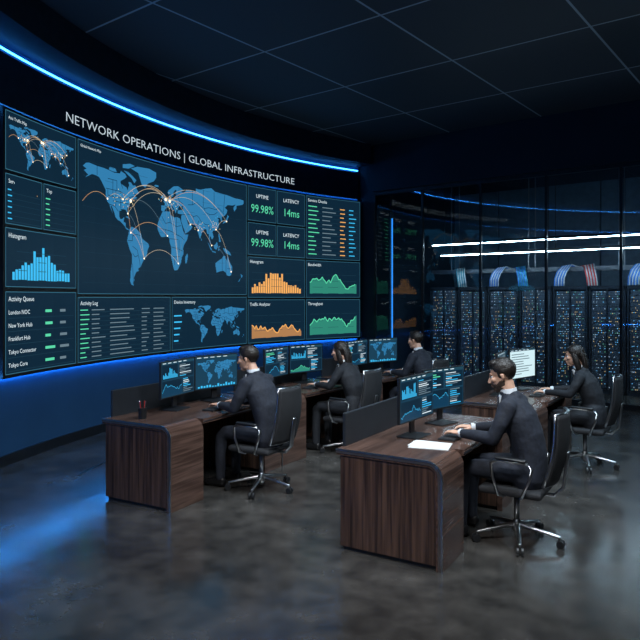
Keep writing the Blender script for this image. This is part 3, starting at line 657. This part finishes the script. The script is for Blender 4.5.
    # --- hands
    for s_,w_,d in wr:
        b=MB().use(m_skin); ya=math.degrees(math.atan2(-d.x,d.y))*.5
        b.M=T(*(w_+Vector((0,0,-.002))))@RZ(ya)@Matrix.Scale(.93 if female else 1.0,4)
        th=-s_
        b.loft([(0,-.02,0),(0,.02,.001),(0,.05,.004),(0,.088,.003)],[(.026,.021),(.031,.018),(.038,.015),(.040,.012)],side=(1,0,0),n=14)
        for k,(fx,ln) in enumerate([(.031,.066),(.0105,.074),(-.0105,.069),(-.031,.054)]):
            x=fx*th; sp_=x*.25; p=Vector((x,.080,.004)); pts=[p]
            for sg,an in((.2,4),(.42,-10),(.32,-34),(.26,-52)):
                a=math.radians(an+random.uniform(-6,6)); p=p+Vector((sp_*sg*.6,math.cos(a)*ln*sg*1.05,math.sin(a)*ln*sg)); pts.append(p.copy())
            b.loft(pts,[.0095,.0093,.0085,.0078,.0068],side=(1,0,0),n=10,cap=2)
        b.loft([(th*.024,.018,-.003),(th*.046,.044,-.008),(th*.058,.068,-.012),(th*.058,.092,-.018)],[.013,.0115,.0095,.008],side=(1,0,0),n=10,cap=2)
        o=b.obj('hand',e); remesh(o,.003,1)
    return e
# ------------------------------------------------------------------ stations
def station(cx,cy,th,L,t0,mons,near=.45,pers=None,yoff=-.28,ch=0,kb=True):
    F=T(cx,cy)@RZ(90-th); desk(F,L,near)
    for (x,y,yw,seed,lt) in mons: monitor(F@T(x,y,DH)@RZ(yw),seed,lt)
    keyboard(F@T(t0,.215,DH)); mouse(F@T(t0+.31,.2,DH))
    chair(F@T(t0,yoff),ch)
    if pers: person(F@T(t0,yoff),**pers)
    return F
F1=station(-1.30,5.64,29,1.80,.99,[(.72,.54,8,4,False),(1.34,.54,-12,3,False)],pers=dict(yaw=12,pitch=6,lean=.08))
F2=station(-.42,7.24,35,1.62,.95,[(.60,.56,10,5,False),(1.22,.56,-10,7,False)],pers=dict(female=True,yaw=12,pitch=6,lean=.06,hair='long',suit=m_suit2))
F3=station(.56,8.60,42,1.6,.97,[(.60,.56,10,8,False),(1.22,.56,-10,6,False)],pers=dict(yaw=5,pitch=4,lean=.02))
F4=station(.83,4.42,31,1.82,.88,[(.70,.47,-4,10,False),(1.32,.47,-16,11,False)],pers=dict(yaw=10,pitch=14,lean=.04,beard=True,suit=m_suit))
F5=station(2.20,6.60,33,1.62,.95,[(.66,.56,8,13,False),(1.28,.50,-14,14,True)],pers=dict(female=True,yaw=14,pitch=6,lean=.04,hair='long',suit=m_suit2))
# desk accessories
b=MB().use(m_paper); b.M=RZ(12); b.box((0,0,.002),(.24,.30,.003)); b.M=RZ(4); b.box((.02,.01,.0045),(.21,.29,.002)); b.obj('paper_sheets',M=F4@T(.45,.26,DH))
e=empty('pen_cup',F1@T(.18,.5,DH)); b=MB().use(m_black); b.loft([(0,0,0),(0,0,.1)],[.036,.04],cap=0,n=20); b.obj('cup',e,smooth=False)
b=MB()
for k in range(6):
    b.use([mat('pen_red',(.5,.04,.03),.4),m_black,m_chrome][k%3]); a=k*1.05; b.loft([(.012*math.cos(a),.012*math.sin(a),.02),(.03*math.cos(a),.03*math.sin(a),.16)],[.004,.004],n=8,cap=1)
b.obj('pens',e)
# ------------------------------------------------------------------ lights
def area(name,loc,size,power,col,tgt=None,spread=100):
    l=bpy.data.lights.new(name,'AREA'); l.size=size; l.energy=power; l.color=col; l.spread=math.radians(spread)
    o=bpy.data.objects.new(name,l); COL.objects.link(o); o.location=loc
    if tgt is not None: o.rotation_euler=(Vector(tgt)-Vector(loc)).to_track_quat('-Z','Y').to_euler()
    return o
area('fill_light_desk',(2.0,3.6,4.9),1.0,58,(.80,.91,1.),(1.2,5.2,.5))  # added fill over the front desk, no visible fixture
area('fill_light_row',(.4,5.4,4.9),1.0,48,(.76,.89,1.),(.0,6.9,.5),90)  # added fill for the left desk row, source unseen
area('fill_light_near',(-.2,1.6,4.9),1.0,56,(.96,.96,.96),(0,5.2,.3),90)  # added fill from the camera side to lift desks and people
area('fill_light_far',(3.6,6.2,4.9),1.0,45,(.55,.80,1.),(2.8,7.4,.5),90)  # added bluish fill for the far right desk, no lamp visible there
w=bpy.data.worlds.new('world'); S.world=w; w.use_nodes=True
w.node_tree.nodes['Background'].inputs[0].default_value=(.01,.02,.035,1); w.node_tree.nodes['Background'].inputs[1].default_value=.3
# ------------------------------------------------------------------ camera
cam=bpy.data.cameras.new('camera'); cam.sensor_width=36; cam.lens=650/640*36; cam.shift_y=-(320-297)/640; cam.clip_end=100
co=bpy.data.objects.new('camera',cam); COL.objects.link(co); co.location=(0,0,1.88); co.rotation_euler=(math.pi/2,0,0); S.camera=co
